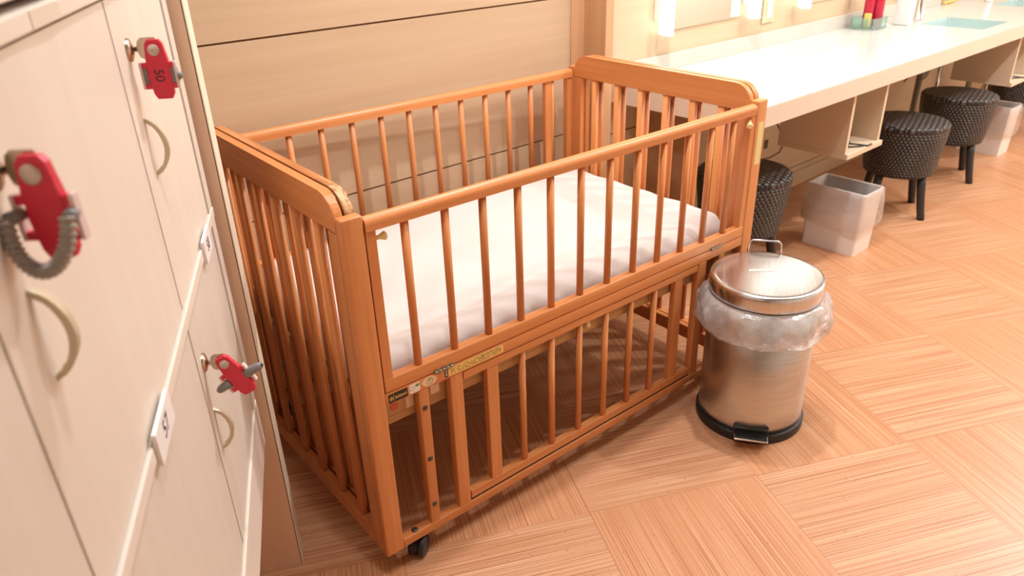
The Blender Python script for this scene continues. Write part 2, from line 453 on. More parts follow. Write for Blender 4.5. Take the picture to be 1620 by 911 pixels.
def handle_mesh():
    m = MB(); pts = []; rs = []
    n = 16
    for i in range(n+1):
        t = i/n; z = .036-.072*t
        x = .0215*math.sin(PI*t)**.62
        pts.append((x, z))
    # flat bar swept: build as thin polygon strip, 7 mm wide
    out = pts; inn = [((x-.0055*math.sin(PI*i/n)**.5) if 0 < i < n else x, z*(.9 if 0 < i < n else .84)) for i, (x, z) in enumerate(pts)]
    poly = [(x, z) for x, z in out]+[(x, z) for x, z in inn[::-1]]
    m.prism(poly, 1, -.004, .004, 'handle_satin', .0012, 2)
    return m
def locker_door(y0, y1, z0, z1, hy=None, hz=None, lz=None):
    m = MB(); m.box((FA-.021, y0, z0), (FA-.003, y1, z1), 'locker_face', .0012)
    d = m.build('door', LK)
    if hy is not None:
        h = handle_mesh().build('handle', d, (FA-.004, hy, hz)); h['label'] = 'satin metal arched handle'
        c = MB()
        M = Matrix.Rotation(PI/2, 4, 'Y')
        c.lathe([(0, .006), (.005, .006), (.0058, .0055), (.0125, .003), (.0135, 0), (.0135, -.002)], 'nickel', 28, M=M)
        c.box((.0055, -.0035, -.001), (.0066, .0035, .001), 'ink')
        k = c.build('lock', d, (FA-.003, hy+.008, lz)); k['label'] = 'round nickel lock cylinder'
    return d
for i, (y0, y1) in enumerate(cols):
    lo = (.4725, .8505); up = (.8735, 1.2395)
    hh = {1: None, 2: .502, 3: .966}.get(i)
    hl = {2: .502, 3: .942}.get(i)
    locker_door(y0, y1, *up, *( (hh, 1.069, 1.180) if hh else ()))
    locker_door(y0, y1, *lo, *( (hl, .667, .772) if hl else ()))
for y0, y1 in ((B0+.005, .2), (.204, .666), (.670, 1.262)): locker_door(y0, y1, 1.2655, 1.6435)
def plate(y, z, txt, hw=.041):
    m = MB(); m.prism(rrect(y-hw, z-.0185, y+hw, z+.0185, .002, 2), 0, FA+.001, FA+.0055, 'number_plate', .0008)
    m.mesh(text_mesh(txt, .026), 'ink', frame((FA+.0056, y, z), (0, 1, 0), (0, 0, 1)))
    p = m.build('number_plate', LK); p['label'] = 'white plate reading '+txt
plate(.676, .8640, '57'); plate(1.148, .864, '58', .036)
b = MB(); b.box((FA+.001, .655, 1.2435), (FA+.0016, .735, 1.2565), 'patch_beige'); o = b.build('rail_patch', LK); o['label'] = 'thin blank beige rectangle'  # thin beige rectangle on the top rail

EP = MB()
EP.box((-.177, 1.3225, 0), (-.1755, 1.379, 2.1), 'dark_gap')
EP.box((-.75, 1.322, 0), (-.177, 1.38, 2.1), 'end_panel', .0008)
EP.box((-.1755, 1.322, 0.0005), (-.1735, 1.3795, 2.1), 'end_panel_edge', .0004)
tag(EP.build('end_panel', rot=(0, 0, -WA)), 'tall wooden panel closing the end of the lockers beside the crib', 'panel')

# keys with red tags: tag lies in the plane across the door, hanging on a rivet
def locker_key(label, y, z, yaw, tilt, kind, scale=1.0):
    """key plugged into the lock at (FA, y, z); red tag swings on a rivet; local x = out of door, z = up, -y faces the viewer"""
    g = thing('locker_key', label, 'key', (0, 0, 0), -WA, 'red-tagged locker keys')
    base = Matrix.Translation((FA, y, z)) @ Matrix.Rotation(yaw, 4, 'Z')
    hang = base @ Matrix.Translation((.0255, -.003, -.001)) @ Matrix.Rotation(tilt, 4, 'Y')
    def put(m, nm, M, par=g):
        o = m.build(nm, par); o.matrix_local = M; return o
    # blade and bow
    m = MB(); bow = [(.002, -.0025), (.0065, -.0025), (.008, -.009), (.012, -.0115), (.026, -.0115), (.03, -.006), (.03, .008), (.027, .0125), (.012, .0125), (.008, .009), (.0065, .0025), (.002, .0025)]
    m.prism(bow, 1, -.001, .001, 'nickel', .0003)
    o = put(m, 'key_blade', base); o['label'] = 'flat nickel key'
    # red tag body
    m = MB()
    prof = [(-.0092, .007), (-.0055, .0115), (.0068, .0115), (.0102, .007), (.0128, -.012), (.0134, -.03), (.0122, -.05), (.0088, -.0558), (-.0072, -.0558), (-.0102, -.05), (-.0126, -.03), (-.0114, -.012)]
    m.prism(prof, 1, -.0035, .0035, 'tag_red', .0012, 3)
    for sx in (-1, 1):       # the lugs the strap clips into
        for zz in (-.017, -.041):
            m.box((sx*.0105, -.003, zz-.003), (sx*.0185, .003, zz+.003), 'tag_red', .0008)
    if kind == 'number':
        m.mesh(text_mesh('50', .0150), 'ink', frame((.0, -.0036, -.0285), (0, 0, -1), (1, 0, 0)))
    put(m, 'tag', hang)
    m = MB(); Mx = Matrix.Rotation(PI/2, 4, 'X')
    if kind == 'coil': m.lathe([(0, .0062), (.0055, .006), (.0065, .005), (.0065, .003)], 'rivet', 28, M=Mx)
    else: m.lathe([(0, .0048), (.0014, .0048), (.0016, .006), (.0028, .006), (.003, .005), (.0056, .0052), (.0064, .0045), (.0064, .003)], 'rivet', 28, M=Mx)
    put(m, 'rivet', hang)
    for sx in (-1, 1):
        m = MB(); m.box((sx*.0175, -.0035, -.044), (sx*.0205, .0035, -.0135), 'clip_pale', .0008)
        put(m, 'clip', hang)
    m = MB()
    if kind == 'number':
        m.box((-.0125, -.0028, -.038), (-.0174, .0028, -.02), 'strap_grey', .001); put(m, 'strap_end', hang)
        m = MB(); m.box((.0125, -.0028, -.038), (.0206, .0028, -.02), 'strap_grey', .001)
        m.lathe([(0, .0045), (.004, .0035), (.0055, 0)], 'strap_grey', 20, M=Matrix.Translation((.0205, 0, -.030)) @ Matrix.Rotation(PI/2, 4, 'Y'))
        o = put(m, 'strap_end', hang)
    elif kind == 'stubs':
        m.tube([(.0135, 0, -.029), (.022, -.001, -.028), (.036, -.003, -.0275), (.040, -.0035, -.0275)], [.0072, .0066, .0056, .004], 'strap_grey', 14)
        m.lathe([(0, .003), (.002, .003), (.0032, 0)], 'ink', 14, M=Matrix.Translation((.039, -.0033, -.0275)) @ Matrix.Rotation(PI/2, 4, 'Y'))
        put(m, 'strap_end', hang); m = MB()
        m.tube([(-.0135, 0, -.029), (-.021, -.001, -.029), (-.030, -.002, -.030), (-.034, -.002, -.031)], [.0072, .0064, .0056, .0035], 'strap_grey', 14)
        o = put(m, 'strap_end', hang)
    else:
        pts = []; rr = []; n = 220
        for i in range(n+1):
            t = i/n; a = PI*(1.02-1.04*t)+PI
            x = -.001+.0195*math.cos(a); zz = -.027+.030*math.sin(a)*(1 if True else 1)
            pts.append((x, -.011-.010*math.sin(PI*t), zz)); rr.append(.0047+.0007*math.sin(2*PI*22*t))
        m.tube(pts, rr, 'coil_grey', 14)
        for sx in (-1, 1): m.tube([(sx*.0165, -.0005, -.026), (sx*.0195, -.011, -.0262)], [.0042, .0046], 'strap_grey', 12)
        o = put(m, 'coil_strap', hang); o['label'] = 'grey coiled wrist strap'
    return g
locker_key('red key tag with grey coil wrist strap, hanging nearest the viewer', .512, 1.180, -.30, -.02, 'coil')
locker_key('red key tag printed 50 in the lock above the upper handle', .978, 1.180, -.12, .0, 'number')
locker_key('red key tag swung askew in the low lock, grey strap stubs showing', .95, .770, -.12, -.47, 'stubs')

# ------------------------------------------------------------------ crib (local: x along the front, y to the wall, z up)
CB = thing('baby_crib', 'orange-brown wooden baby crib with double slatted ends on casters', 'crib', (CRX, CRY, 0), CRT)
def Z(w): return w+ZC
PW, PT = .043, .024
P0 = [.1295+.0895*k for k in range(12)]     # spindle stations along the front
def board(name, a, c, mat, par=CB, bev=.0025, seg=3):
    m = MB(); m.box(a, c, mat, bev, seg); return m.build(name, par)
def rod(name, r, z0, z1, par, loc, mat='beech_z'):
    m = MB(); m.tube([(0, 0, z0), (0, 0, z1)], r, mat, 16); return m.build(name, par, loc)
# corner posts
for u0 in (0, L-PW):
    for v0 in (0, W-PT):
        p = board('post', (u0, v0, Z(0)), (u0+PW, v0+PT, Z(H)), 'beech_z', CB, .004)
# end frames: outer and inner at each end
def end_frame(u0, u1, name, boardmat):
    m = MB(); V0, V1 = PT+.001, W-PT-.001; sw = .034
    m.box((u0, V0, Z(0.003)), (u1, V0+sw, Z(.752)), 'beech_z', .002)
    m.box((u0, V1-sw, Z(0.003)), (u1, V1, Z(.752)), 'beech_z', .002)
    m.box((u0, V0+sw, Z(.003)), (u1, V1-sw, Z(.045)), 'beech_y', .002)
    fr = m.build(name, CB)
    hb, lo, hc, r = Z(.822), Z(.7525), Z(.775), .055
    pts = [(V0, lo), (V1, lo), (V1, hc)]+arc((V1-r, hb-r*.85), r, .1, PI/2, 8)[1:]
    pts = [(V0, lo), (V1, lo)]+[(V1-r+r*math.cos(t), hc+(hb-hc)*math.sin(t)) for t in [i*PI/2/9 for i in range(10)]]+[(V0+r-r*math.sin(t), hc+(hb-hc)*math.cos(t)) for t in [i*PI/2/9 for i in range(10)]]
    m = MB(); m.prism(pts, 0, u0, u1, boardmat, .004, 3)
    m.build('head_board', fr)
    s0 = None
    w2, d2 = .0128, .0066
    for k in range(6):
        v = .359+.097*(k-2.5)
        if s0 is None:
            q = MB(); q.prism(rrect(-d2, -w2, d2, w2, .0058, 5), 2, Z(.044), Z(.754), 'beech_z', 0, smooth=True)
            s0 = q.build('slat', fr, ((u0+u1)/2, v, 0))
        else: inst(s0, fr, ((u0+u1)/2, v, 0))
    return fr
end_frame(.001, .0192, 'outer_end_frame', 'beech_y'); end_frame(.0242, .042, 'inner_end_frame', 'beech_worn')
end_frame(L-.0192, L-.001, 'outer_end_frame', 'beech_y'); end_frame(L-.042, L-.0242, 'inner_end_frame', 'beech_y')
# upper drop gate, front
def gate(v0, v1, front):
    m = MB(); u0, u1 = PW+.002, L-PW-.002
    # rounded top rail
    m.prism([(v0-.002, Z(.752)), (v1+.002, Z(.752))]+[((v0+v1)/2+((v1-v0)/2+.002)*math.cos(t), Z(.765)+.013*math.sin(t)) for t in [PI*i/10 for i in range(11)]], 0, u0, u1, 'beech_x', .002, 2)
    m.box((u0, v0, Z(.4105)), (u1, v1, Z(.4395)), 'beech_x', .003, 3)
    m.box((u0, v0+.001, Z(.438)), (u0+.0205, v1-.001, Z(.753)), 'beech_z', .0015)
    m.box((u1-.0205, v0+.001, Z(.438)), (u1, v1-.001, Z(.753)), 'beech_z', .0015)
    g = m.build('drop_gate' if front else 'back_gate', CB)
    s0 = None
    for u in P0:
        p = (u, (v0+v1)/2, 0)
        if s0 is None: s0 = rod('spindle', .0082, Z(.436), Z(.756), g, p)
        else: inst(s0, g, p)
    return g
G = gate(.0, .022, True)
GB = gate(W-.022, W, False)
board('slat', (1.08, W-.02, Z(.42)), (1.11, W-.004, Z(.76)), 'beech_z', GB)
def pin(par, loc, rot):
    m = MB(); m.lathe([(0, 0), (.0042, 0), (.0042, .012), (.0075, .020), (.0085, .023), (.007, .0255), (0, .0262)], 'pin_cream', 18)
    o = m.build('latch_pin', par, loc, rot); o['label'] = 'cream turned latch knob'; return o
pin(G, (PW+.0215, .012, Z(.731)), (0, PI/2, 0))
pin(G, (L-PW-.0215, .006, Z(.738)), (PI*.62, 0, -.9))
# middle rail with stickers and hinges
MR = board('middle_rail', (PW+.0005, .001, Z(.3805)), (L-PW-.0005, .023, Z(.409)), 'beech_x')
board('middle_rail', (PW+.0005, W-.023, Z(.3805)), (L-PW-.0005, W-.001, Z(.409)), 'beech_x')
def sticker(name, par, u0, u1, w0, w1, mat, rad, extra=None, v=.001, lab=None, oval=False):
    m = MB(); cu_, cw = (u0+u1)/2, Z((w0+w1)/2)
    if oval: pts = [(cu_+(u1-u0)/2*math.cos(t), cw+(w1-w0)/2*math.sin(t)) for t in [2*PI*i/32 for i in range(32)]]
    else: pts = rrect(u0, Z(w0), u1, Z(w1), rad, 3)
    m.prism(pts, 1, v-.0004, v+.0002, mat)
    if extra: extra(m, cu_, cw)
    o = m.build(name, par)
    if lab: o['label'] = lab
    return o
F = lambda u, w, v=.0005: frame((u, v, w), (1, 0, 0), (0, 0, 1))
def ex_logo(m, u, w):
    m.mesh(text_mesh('bitawi', .0112), 'text_gold', F(u+.0068, w-.0005))
    m.mesh(text_mesh('*', .024), 'text_gold', F(u-.0155, w-.0055))
    m.box((u-.0100, .0003, w-.008), (u-.0095, .0006, w+.008), 'text_gold')
sticker('brand_sticker', MR, .0485, .0935, .3835, .4045, 'sticker_black', .002, ex_logo, lab='black sticker with gold lettering')
def ex_blue(m, u, w):
    for i in range(6):
        a = i*PI/3; m.box((u-.006+.0045*math.cos(a)-.0012, .0003, w+.0045*math.sin(a)-.0007), (u-.006+.0045*math.cos(a)+.0012, .0006, w+.0045*math.sin(a)+.0007), 'sticker_blue')
    m.prism([(u+.0065+.0055*math.cos(t), w+.0045+.0032*math.sin(t)) for t in [2*PI*i/16 for i in range(16)]], 1, .0003, .0006, 'sticker_green')
sticker('mark_sticker', MR, .0975, .1225, .3845, .4055, 'sticker_white', .003, ex_blue, lab='small white sticker with blue and green marks')
def ex_y(m, u, w):
    pts = [(.0072*math.cos(t), .0072*math.sin(t)) for t in [2*PI*i/28 for i in range(28)]]
    m.tube([(u+p[0], .0005, w+p[1]) for p in pts], .0005, 'sticker_green', 6, closed=True)
    m.mesh(text_mesh('Y', .0125), 'sticker_green', F(u, w))
sticker('mark_sticker', MR, .128, .164, .385, .4065, 'sticker_peach', 0, ex_y, oval=True, lab='oval pale sticker with a green ringed Y')
def ex_lines(m, u, w):
    r = random.Random(3)
    for row in (.0055, .0005, -.0045):
        x = -.066
        while x < .066:
            l = r.uniform(.0012, .004)
            if r.random() < .8: m.box((u+x, .0003, w+row-.0012), (u+x+l*.7, .0005, w+row+.0012*r.random()), 'cable')
            x += l
sticker('notice_sticker', MR, .192, .338, .3855, .4045, 'sticker_yellow', .0005, ex_lines, lab='long yellow notice strip of fine dark print')
def ex_bk(m, u, w):
    for k in (-.006, -.001, .004): m.box((u-.0015, .0003, w+k), (u+.0015, .0006, w+k+.003), 'sticker_white')
sticker('notice_sticker', MR, .1835, .1915, .3855, .4045, 'sticker_black', .0003, ex_bk, lab='black end of the yellow notice strip')
def ex_head(m, u, w):
    m.box((u-.0085, .0001, w+.0475), (u+.0085, .0004, w+.060), 'sticker_black')
    m.mesh(text_mesh('---', .008), 'sticker_white', F(u, w+.0538, .0003))
pB = [o for o in CB.children if o.name.startswith('post')]
sticker('notice_sticker', pB[2], L-.0305, L-.0075, .612, .728, 'sticker_cream', .0005, ex_head, v=0, lab='tall pale yellow sticker with a dark head')
def hinge(u):
    m = MB()
    for i in range(5):
        m.tube([(u-.024+.0097*i, -.0022, Z(.4105)), (u-.024+.0097*i+.0088, -.0022, Z(.4105))], .0028, 'hinge', 10)
    for i in (0, 2, 4): m.box((u-.024+.0097*i, -.0012, Z(.4105)), (u-.024+.0097*i+.0088, .0015, Z(.4165)), 'hinge')
    for i in (1, 3): m.box((u-.024+.0097*i, -.0008, Z(.404)), (u-.024+.0097*i+.0088, .0015, Z(.4105)), 'hinge')
    o = m.build('hinge', MR); o['label'] = 'small metal hinge'
hinge(.181); hinge(1.079)
# lower front: bottom rail, fixed slats with bolts, sliding gate
BR = board('bottom_rail', (PW+.0005, .001, Z(0.001)), (L-PW-.0005, .023, Z(.0235)), 'beech_x')
board('bottom_rail', (PW+.0005, W-.023, Z(.001)), (L-PW-.0005, W-.001, Z(.0235)), 'beech_x')
def bolt(par, loc, r=.0065, rot=(PI/2, 0, 0)):
    m = MB(); m.lathe([(0, .0022), (r*.6, .002), (r, .0008), (r, -.001)], 'bolt', 18)
    m.build('bolt', par, loc, rot)
def fixed_slat(u0, u1, bolts):
    s = board('fixed_slat', (u0, .0015, Z(.0225)), (u1, .0215, Z(.381)), 'beech_z')
    for w in bolts: bolt(s, ((u0+u1)/2, .0015, Z(w)))
fixed_slat(.118, .142, (.336, .203, .076)); fixed_slat(.196, .228, ())
fixed_slat(L-.228, L-.196, ()); fixed_slat(L-.142, L-.118, (.336, .203, .076))
bolt(BR, (.078, .011, Z(.0245)), .0075, (0, 0, 0)); bolt(BR, (L-.078, .011, Z(.0245)), .0075, (0, 0, 0))
def lower_gate(v0, v1, nm, u0=.2305, u1=L-.2305):
    m = MB(); m.box((u0, v0, Z(.360)), (u1, v1, Z(.3785)), 'beech_x', .0015); m.box((u0, v0, Z(.0305)), (u1, v1, Z(.051)), 'beech_x', .0015)
    g = m.build(nm, CB)
    ws = None
    for k in (2, 9):
        c = P0[k] if k == 2 else P0[k]
        q = MB(); q.box((-.0155, v0+.001, Z(.0500)), (.0155, v1-.001, Z(.361)), 'beech_z', .002, 2); q.build('slat', g, (c, 0, 0))
    s0 = None
    for k in range(3, 9):
        p = (P0[k], (v0+v1)/2, 0)
        if s0 is None: s0 = rod('spindle', .0082, Z(.049), Z(.362), g, p)
        else: inst(s0, g, p)
    return g
LG = lower_gate(.002, .021, 'lower_gate')
m = MB(); m.box((.23, .004, Z(.0238)), (L-.23, .019, Z(.0302)), 'dark_gap'); m.build('slide_track', CB)
lower_gate(W-.021, W-.002, 'back_lower_panel')
pin(LG, (.615, .0215, Z(.359)), (PI, 0, 0))
# mattress base
BB = MB(); BB.box((PW+.002, .026, Z(.316)), (L-PW-.002, W-.026, Z(.334)), 'plywood', .001)
for v0, v1 in ((.026, .046), (W-.046, W-.026)): BB.box((PW+.002, v0, Z(.3345)), (L-PW-.002, v1, Z(.388)), 'plywood', .001)
bb = BB.build('base_board', CB)
bb['label'] = 'pale plywood base carrying the mattress'
m = MB()
star = [((.0105 if i % 2 else .0075)*math.cos(2*PI*i/24)+.072, (.0105 if i % 2 else .0075)*math.sin(2*PI*i/24)+Z(.3535)) for i in range(24)]
m.prism(star, 1, .0252, .0262, 'sticker_red'); o = m.build('base_sticker', bb); o['label'] = 'round red toothed mark'
m = MB(); m.box((.100, .0250, Z(.336)), (.118, .0262, Z(.372)), 'sticker_peach'); m.build('base_sticker', bb); m = MB(); m.box((.160, .025, Z(.342)), (.182, .0262, Z(.372)), 'sticker_peach'); m.build('base_sticker', bb)
# casters
def caster(u, v, rz):
    m = MB(); m.tube([(0, 0, .046), (0, 0, .0605)], .006, 'bolt', 12)
    m.box((-.0035, -.006, .022), (.0035, .020, .046), 'caster_black', .002)
    m.prism([(.0045*0+.010*math.cos(t)*2.55+.008, .027+.010*math.sin(t)*2.55) for t in [PI*i/12 for i in range(13)]], 0, -.004, .004, 'caster_black')
    c = m.build('caster', CB, (u, v, 0), (0, 0, rz)); c['label'] = 'black twin-wheel caster'
    for sx in (-1, 1):
        q = MB(); M = Matrix.Translation((sx*.0045, .008, .026)) @ Matrix.Rotation(sx*PI/2, 4, 'Y')
        q.lathe([(0, 0), (.024, 0), (.026, .002), (.026, .010), (.0235, .0135), (.010, .0145), (.004, .0135), (0, .0135)], 'caster_black', 28, M=M)
        q.build('wheel', c)
caster(.083, .016, -.9); caster(L-.083, .022, .6); caster(.083, W-.022, 2.2); caster(L-.083, W-.022, 1.1)

# mattress with fitted sheet
def mattress():
    m = MB(); bm = m.bm
    x0, x1, y0, y1, z0, z1 = .056, 1.182, .0515, .655, Z(.3375), Z(.462)
    nx, ny = 90, 52
    def hsh(x, y):
        e = min(x-x0, x1-x, y-y0, y1-y); k = min(1, max(0, e/.05))
        crown = .006*(1-(1-k)**2)
        edge = -.022*(1-min(1, e/.028))**2
        s = 0
        s += .0035*math.sin(13*x+5*y+1.3*math.sin(9*y))*math.sin(7*y+3*x)
        s += .0022*math.sin(38*y-16*x+2*math.sin(11*x))*math.exp(-((x-.2)/.35)**2)
        s += .0035*math.exp(-(((x*.8-y*.6)-.45)/.02)**2)*k+.003*math.exp(-(((x*.75+y*.66)-.95)/.018)**2)*k
        s += .004*math.sin(46*y+10*x)*math.exp(-((x-x1)/.06)**2)
        return z1+crown+edge+s*k
    top = [[bm.verts.new((x0+(x1-x0)*i/nx, y0+(y1-y0)*j/ny, 0)) for j in range(ny+1)] for i in range(nx+1)]
    rad = .03
    for i in range(nx+1):
        for j in range(ny+1):
            v = top[i][j]; x, y = v.co.x, v.co.y; z = hsh(x, y)
            # round plan corners
            for cx_, cy_, sx, sy in ((x0+rad, y0+rad, -1, -1), (x1-rad, y0+rad, 1, -1), (x0+rad, y1-rad, -1, 1), (x1-rad, y1-rad, 1, 1)):
                dx, dy = (x-cx_)*sx, (y-cy_)*sy
                if dx > 0 and dy > 0:
                    d = max(dx, dy); r_ = math.hypot(dx, dy)
                    x = cx_+sx*dx*d/r_; y = cy_+sy*dy*d/r_
            v.co = (x, y, z)
    for i in range(nx):
        for j in range(ny): bm.faces.new((top[i][j], top[i+1][j], top[i+1][j+1], top[i][j+1]))
    ring = [top[i][0] for i in range(nx)]+[top[nx][j] for j in range(ny)]+[top[i][ny] for i in range(nx, 0, -1)]+[top[0][j] for j in range(ny, 0, -1)]
    c = Vector(((x0+x1)/2, (y0+y1)/2, 0)); prev = ring; n = len(ring)
    for lv, (off, fz) in enumerate(((.006, .86), (.008, .6), (.007, .35), (.003, .12), (-.004, .0))):
        cur = []
        for k, v in enumerate(ring):
            d = (Vector((v.co.x, v.co.y, 0))-c); d = Vector((math.copysign(min(1, abs(d.x)/.5)**8, d.x), math.copysign(min(1, abs(d.y)/.27)**8, d.y), 0)); 
            if d.length > 1: d.normalize()
            wv = .0022*math.sin(k*.9+lv)+.0015*math.sin(k*.37)
            cur.append(bm.verts.new((v.co.x+d.x*(off+wv), v.co.y+d.y*(off+wv), z0+(v.co.z-z0)*fz)))
        for k in range(n): bm.faces.new((prev[k], cur[k], cur[(k+1) % n], prev[(k+1) % n]))
        prev = cur
    bm.faces.new(prev)
    m._mark(set(), 'cotton_sheet', True)
    o = m.build('mattress', loc=(CRX, CRY, 0), rot=(0, 0, CRT))
    return tag(o, 'white sheeted mattress lying inside the wooden crib', 'mattress')
mattress()

# ------------------------------------------------------------------ pedal bin
BX, BY = 1.637, .903
ax = math.atan2(-.483, -.876)+.10        # pedal direction
BN = thing('pedal_bin', 'round brushed steel pedal bin with domed lid in front of the crib', 'bin', (BX, BY, 0), ax)
m = MB(); m.lathe([(.130, .0), (.1455, .0), (.1465, .004), (.1465, .022), (.1445, .026), (.136, .026)], 'rubber_black', 72); o = m.build('base_ring', BN); o['label'] = 'black plastic base ring'
m = MB(); m.lathe([(.134, .0225), (.1405, .0225), (.1400, .05), (.1395, .395), (.137, .397), (.137, .06)], 'brushed_steel', 72); m.build('body', BN)
m = MB(); m.lathe([(.138, .4), (.1435, .398), (.1445, .400), (.1447, .428), (.1438, .4365), (.1415, .4405), (.137, .4425), (.128, .4428), (.09, .4433), (.04, .4437), (0, .4438)], 'lid_steel', 80); m.lathe([(.1415, .3945), (.1415, .4)], 'rubber_black', 72)
lid = m.build('lid', BN)
m = MB(); m.box((-.034, -.0055, 0), (.034, .0055, .0006), 'sticker_white')
r = random.Random(5)
for k in range(9): m.box((-.028+.006*k, -.002, .0006), (-.028+.006*k+.003*r.random()+.001, .001, .0009), 'strap_grey')
o = m.build('lid_label', lid, (-.012, -.012, .4440), (0, 0, math.atan2(-.70, .62)+.06-ax+.02)); o['label'] = 'narrow white label strip'
m = MB(); m.tube([(-.1485, -.045, .405), (-.152, -.044, .44), (-.155, -.041, .462), (-.156, -.034, .4675), (-.156, .034, .4675), (-.155, .041, .462), (-.152, .044, .44), (-.1485, .045, .405)], .0026, 'chrome', 10); m.build('carry_handle', BN)
m = MB(); m.box((.13, -.046, .020), (.150, .046, .052), 'black_plastic', .003); m.box((.146, -.0435, .031), (.178, .0435, .036), 'chrome', .002)
pd = m.build('pedal', BN); pd['label'] = 'chrome-edged foot pedal'
m = MB(); m.box((.148, -.041, .036), (.1745, .041, .040), 'rubber_black', .0015)
for k in range(6): m.box((.150+.004*k, -.040, .0398), (.1515+.004*k, .040, .0412), 'rubber_black')
m.build('pedal_pad', pd)
# liner puffing out under the lid
def film(prof, seg, jag, name, loc, label, seed, amp=.008, pinch=0):
    rr = random.Random(seed); m = MB(); bm = m.bm; rings = []
    ph = [rr.uniform(0, 6.28) for _ in range(16)]
    for i, (r_, z) in enumerate(prof):
        k = math.sin(PI*i/(len(prof)-1))
        ring = []
        for s in range(seg):
            a = 2*PI*s/seg
            d = amp*k*(math.sin(5*a+ph[0]+.8*i)+.7*math.sin(9*a+ph[1]-.6*i)+.6*math.sin(17*a+ph[2]+1.1*i)+.5*math.sin(29*a+ph[3]-1.9*i))+rr.uniform(-1, 1)*amp*.28*k
            dz = jag*(math.sin(3*a+ph[4])+.6*math.sin(7*a+ph[5]))*(i/(len(prof)-1))
            px, py = (r_+d)*math.cos(a), (r_+d)*math.sin(a)
            over = (-math.sin(CRT)*px+math.cos(CRT)*py)-.1495      # pressed flat against the crib front
            if over > 0: px += math.sin(CRT)*over; py -= math.cos(CRT)*over
            ring.append(bm.verts.new((px, py, z+dz)))
        rings.append(ring)
    for A, B in zip(rings, rings[1:]):
        for s in range(seg): bm.faces.new((A[s], A[(s+1) % seg], B[(s+1) % seg], B[s]))
    m._mark(set(), 'clear_film', True)
    return tag(m.build(name, loc=loc), label, 'bin liner')
film([(.1425, .3935), (.150, .391), (.160, .383), (.168, .370), (.172, .354), (.172, .338), (.168, .322), (.161, .308), (.153, .297), (.146, .291), (.142, .296), (.1415, .305)], 120, .006, 'bin_liner', (BX, BY, 0), 'clear crumpled plastic bag folded over the steel bin rim', 11, .0048)

# ------------------------------------------------------------------ vanity counter
CT, CBm, CF = .7375, .672, 1.235
X0, X1 = 2.04, 6.9
VC = thing('vanity_counter', 'long white vanity counter along the mirrored wall', 'counter', (0, 0, 0))
sinks = [(4.005, 4.325), (4.93, 5.25)]
SY0, SY1 = 1.31, 1.60
m = MB()
xs = [X0]+[v for s in sinks for v in s]+[X1]
T0 = CT-.03
m.box((X0, CF, T0), (X1, SY0, CT), 'counter_white'); m.box((X0, SY1, T0), (X1, WALL-.001, CT), 'counter_white')
for a, c in ((X0, sinks[0][0]), (sinks[0][1], sinks[1][0]), (sinks[1][1], X1)): m.box((a, SY0, T0), (c, SY1, CT), 'counter_white')
bmesh.ops.remove_doubles(m.bm, verts=m.bm.verts, dist=1e-5)
m.build('worktop', VC)
m = MB(); m.box((X0+.0005, CF+.0005, CBm), (X1, CF+.02, T0-.0004), 'counter_edge', .001); m.box((X0+.0005, CF+.02, CBm), (X0+.02, WALL-.002, T0-.0004), 'counter_edge', .001)
m.box((X0-.001, CF-.0015, CBm), (X1, CF-.0001, CT-.003), 'counter_edge'); m.box((X0-.0015, CF-.0015, CBm), (X0-.0001, WALL-.002, CT-.003), 'counter_edge')
o = m.build('apron', VC); o['label'] = 'cream front edge of the counter'
m = MB(); m.box((X0, WALL-.014, CT), (X1, WALL-.0005, .797), 'splash_white', .002); m.build('backsplash', VC)
for a, c in sinks:
    m = MB(); bm = m.bm; e = .012
    zb = CT-.115
    lv = [(0, CT-.0008), (.004, CT-.012), (.012, zb+.03), (.03, zb+.006), (.06, zb)]
    prev = None
    for off, z in lv:
        ring = [bm.verts.new((x, y, z)) for x, y in rrect(a+off, SY0+off, c-off, SY1-off, .03, 4)]
        if prev:
            for k in range(len(ring)): bm.faces.new((prev[k], prev[(k+1) % len(ring)], ring[(k+1) % len(ring)], ring[k]))
        prev = ring
    bm.faces.new(prev); m._mark(set(), 'basin', True)
    m.lathe([(0, .002), (.018, .002), (.022, 0)], 'chrome', 24, ((a+c)/2, SY1-.10, zb+.0005))
    o = m.build('basin', VC); o['label'] = 'pale green sunken washbasin'
m = MB(); m.box((2.19, 1.57, 0), (2.222, WALL-.013, CBm+.03), 'panel_dark', .001)  # dark brown puts the under-counter shade into the panel colour
o = m.build('support_panel', VC); o['label'] = 'wood support panel, under-counter shade in its brown'

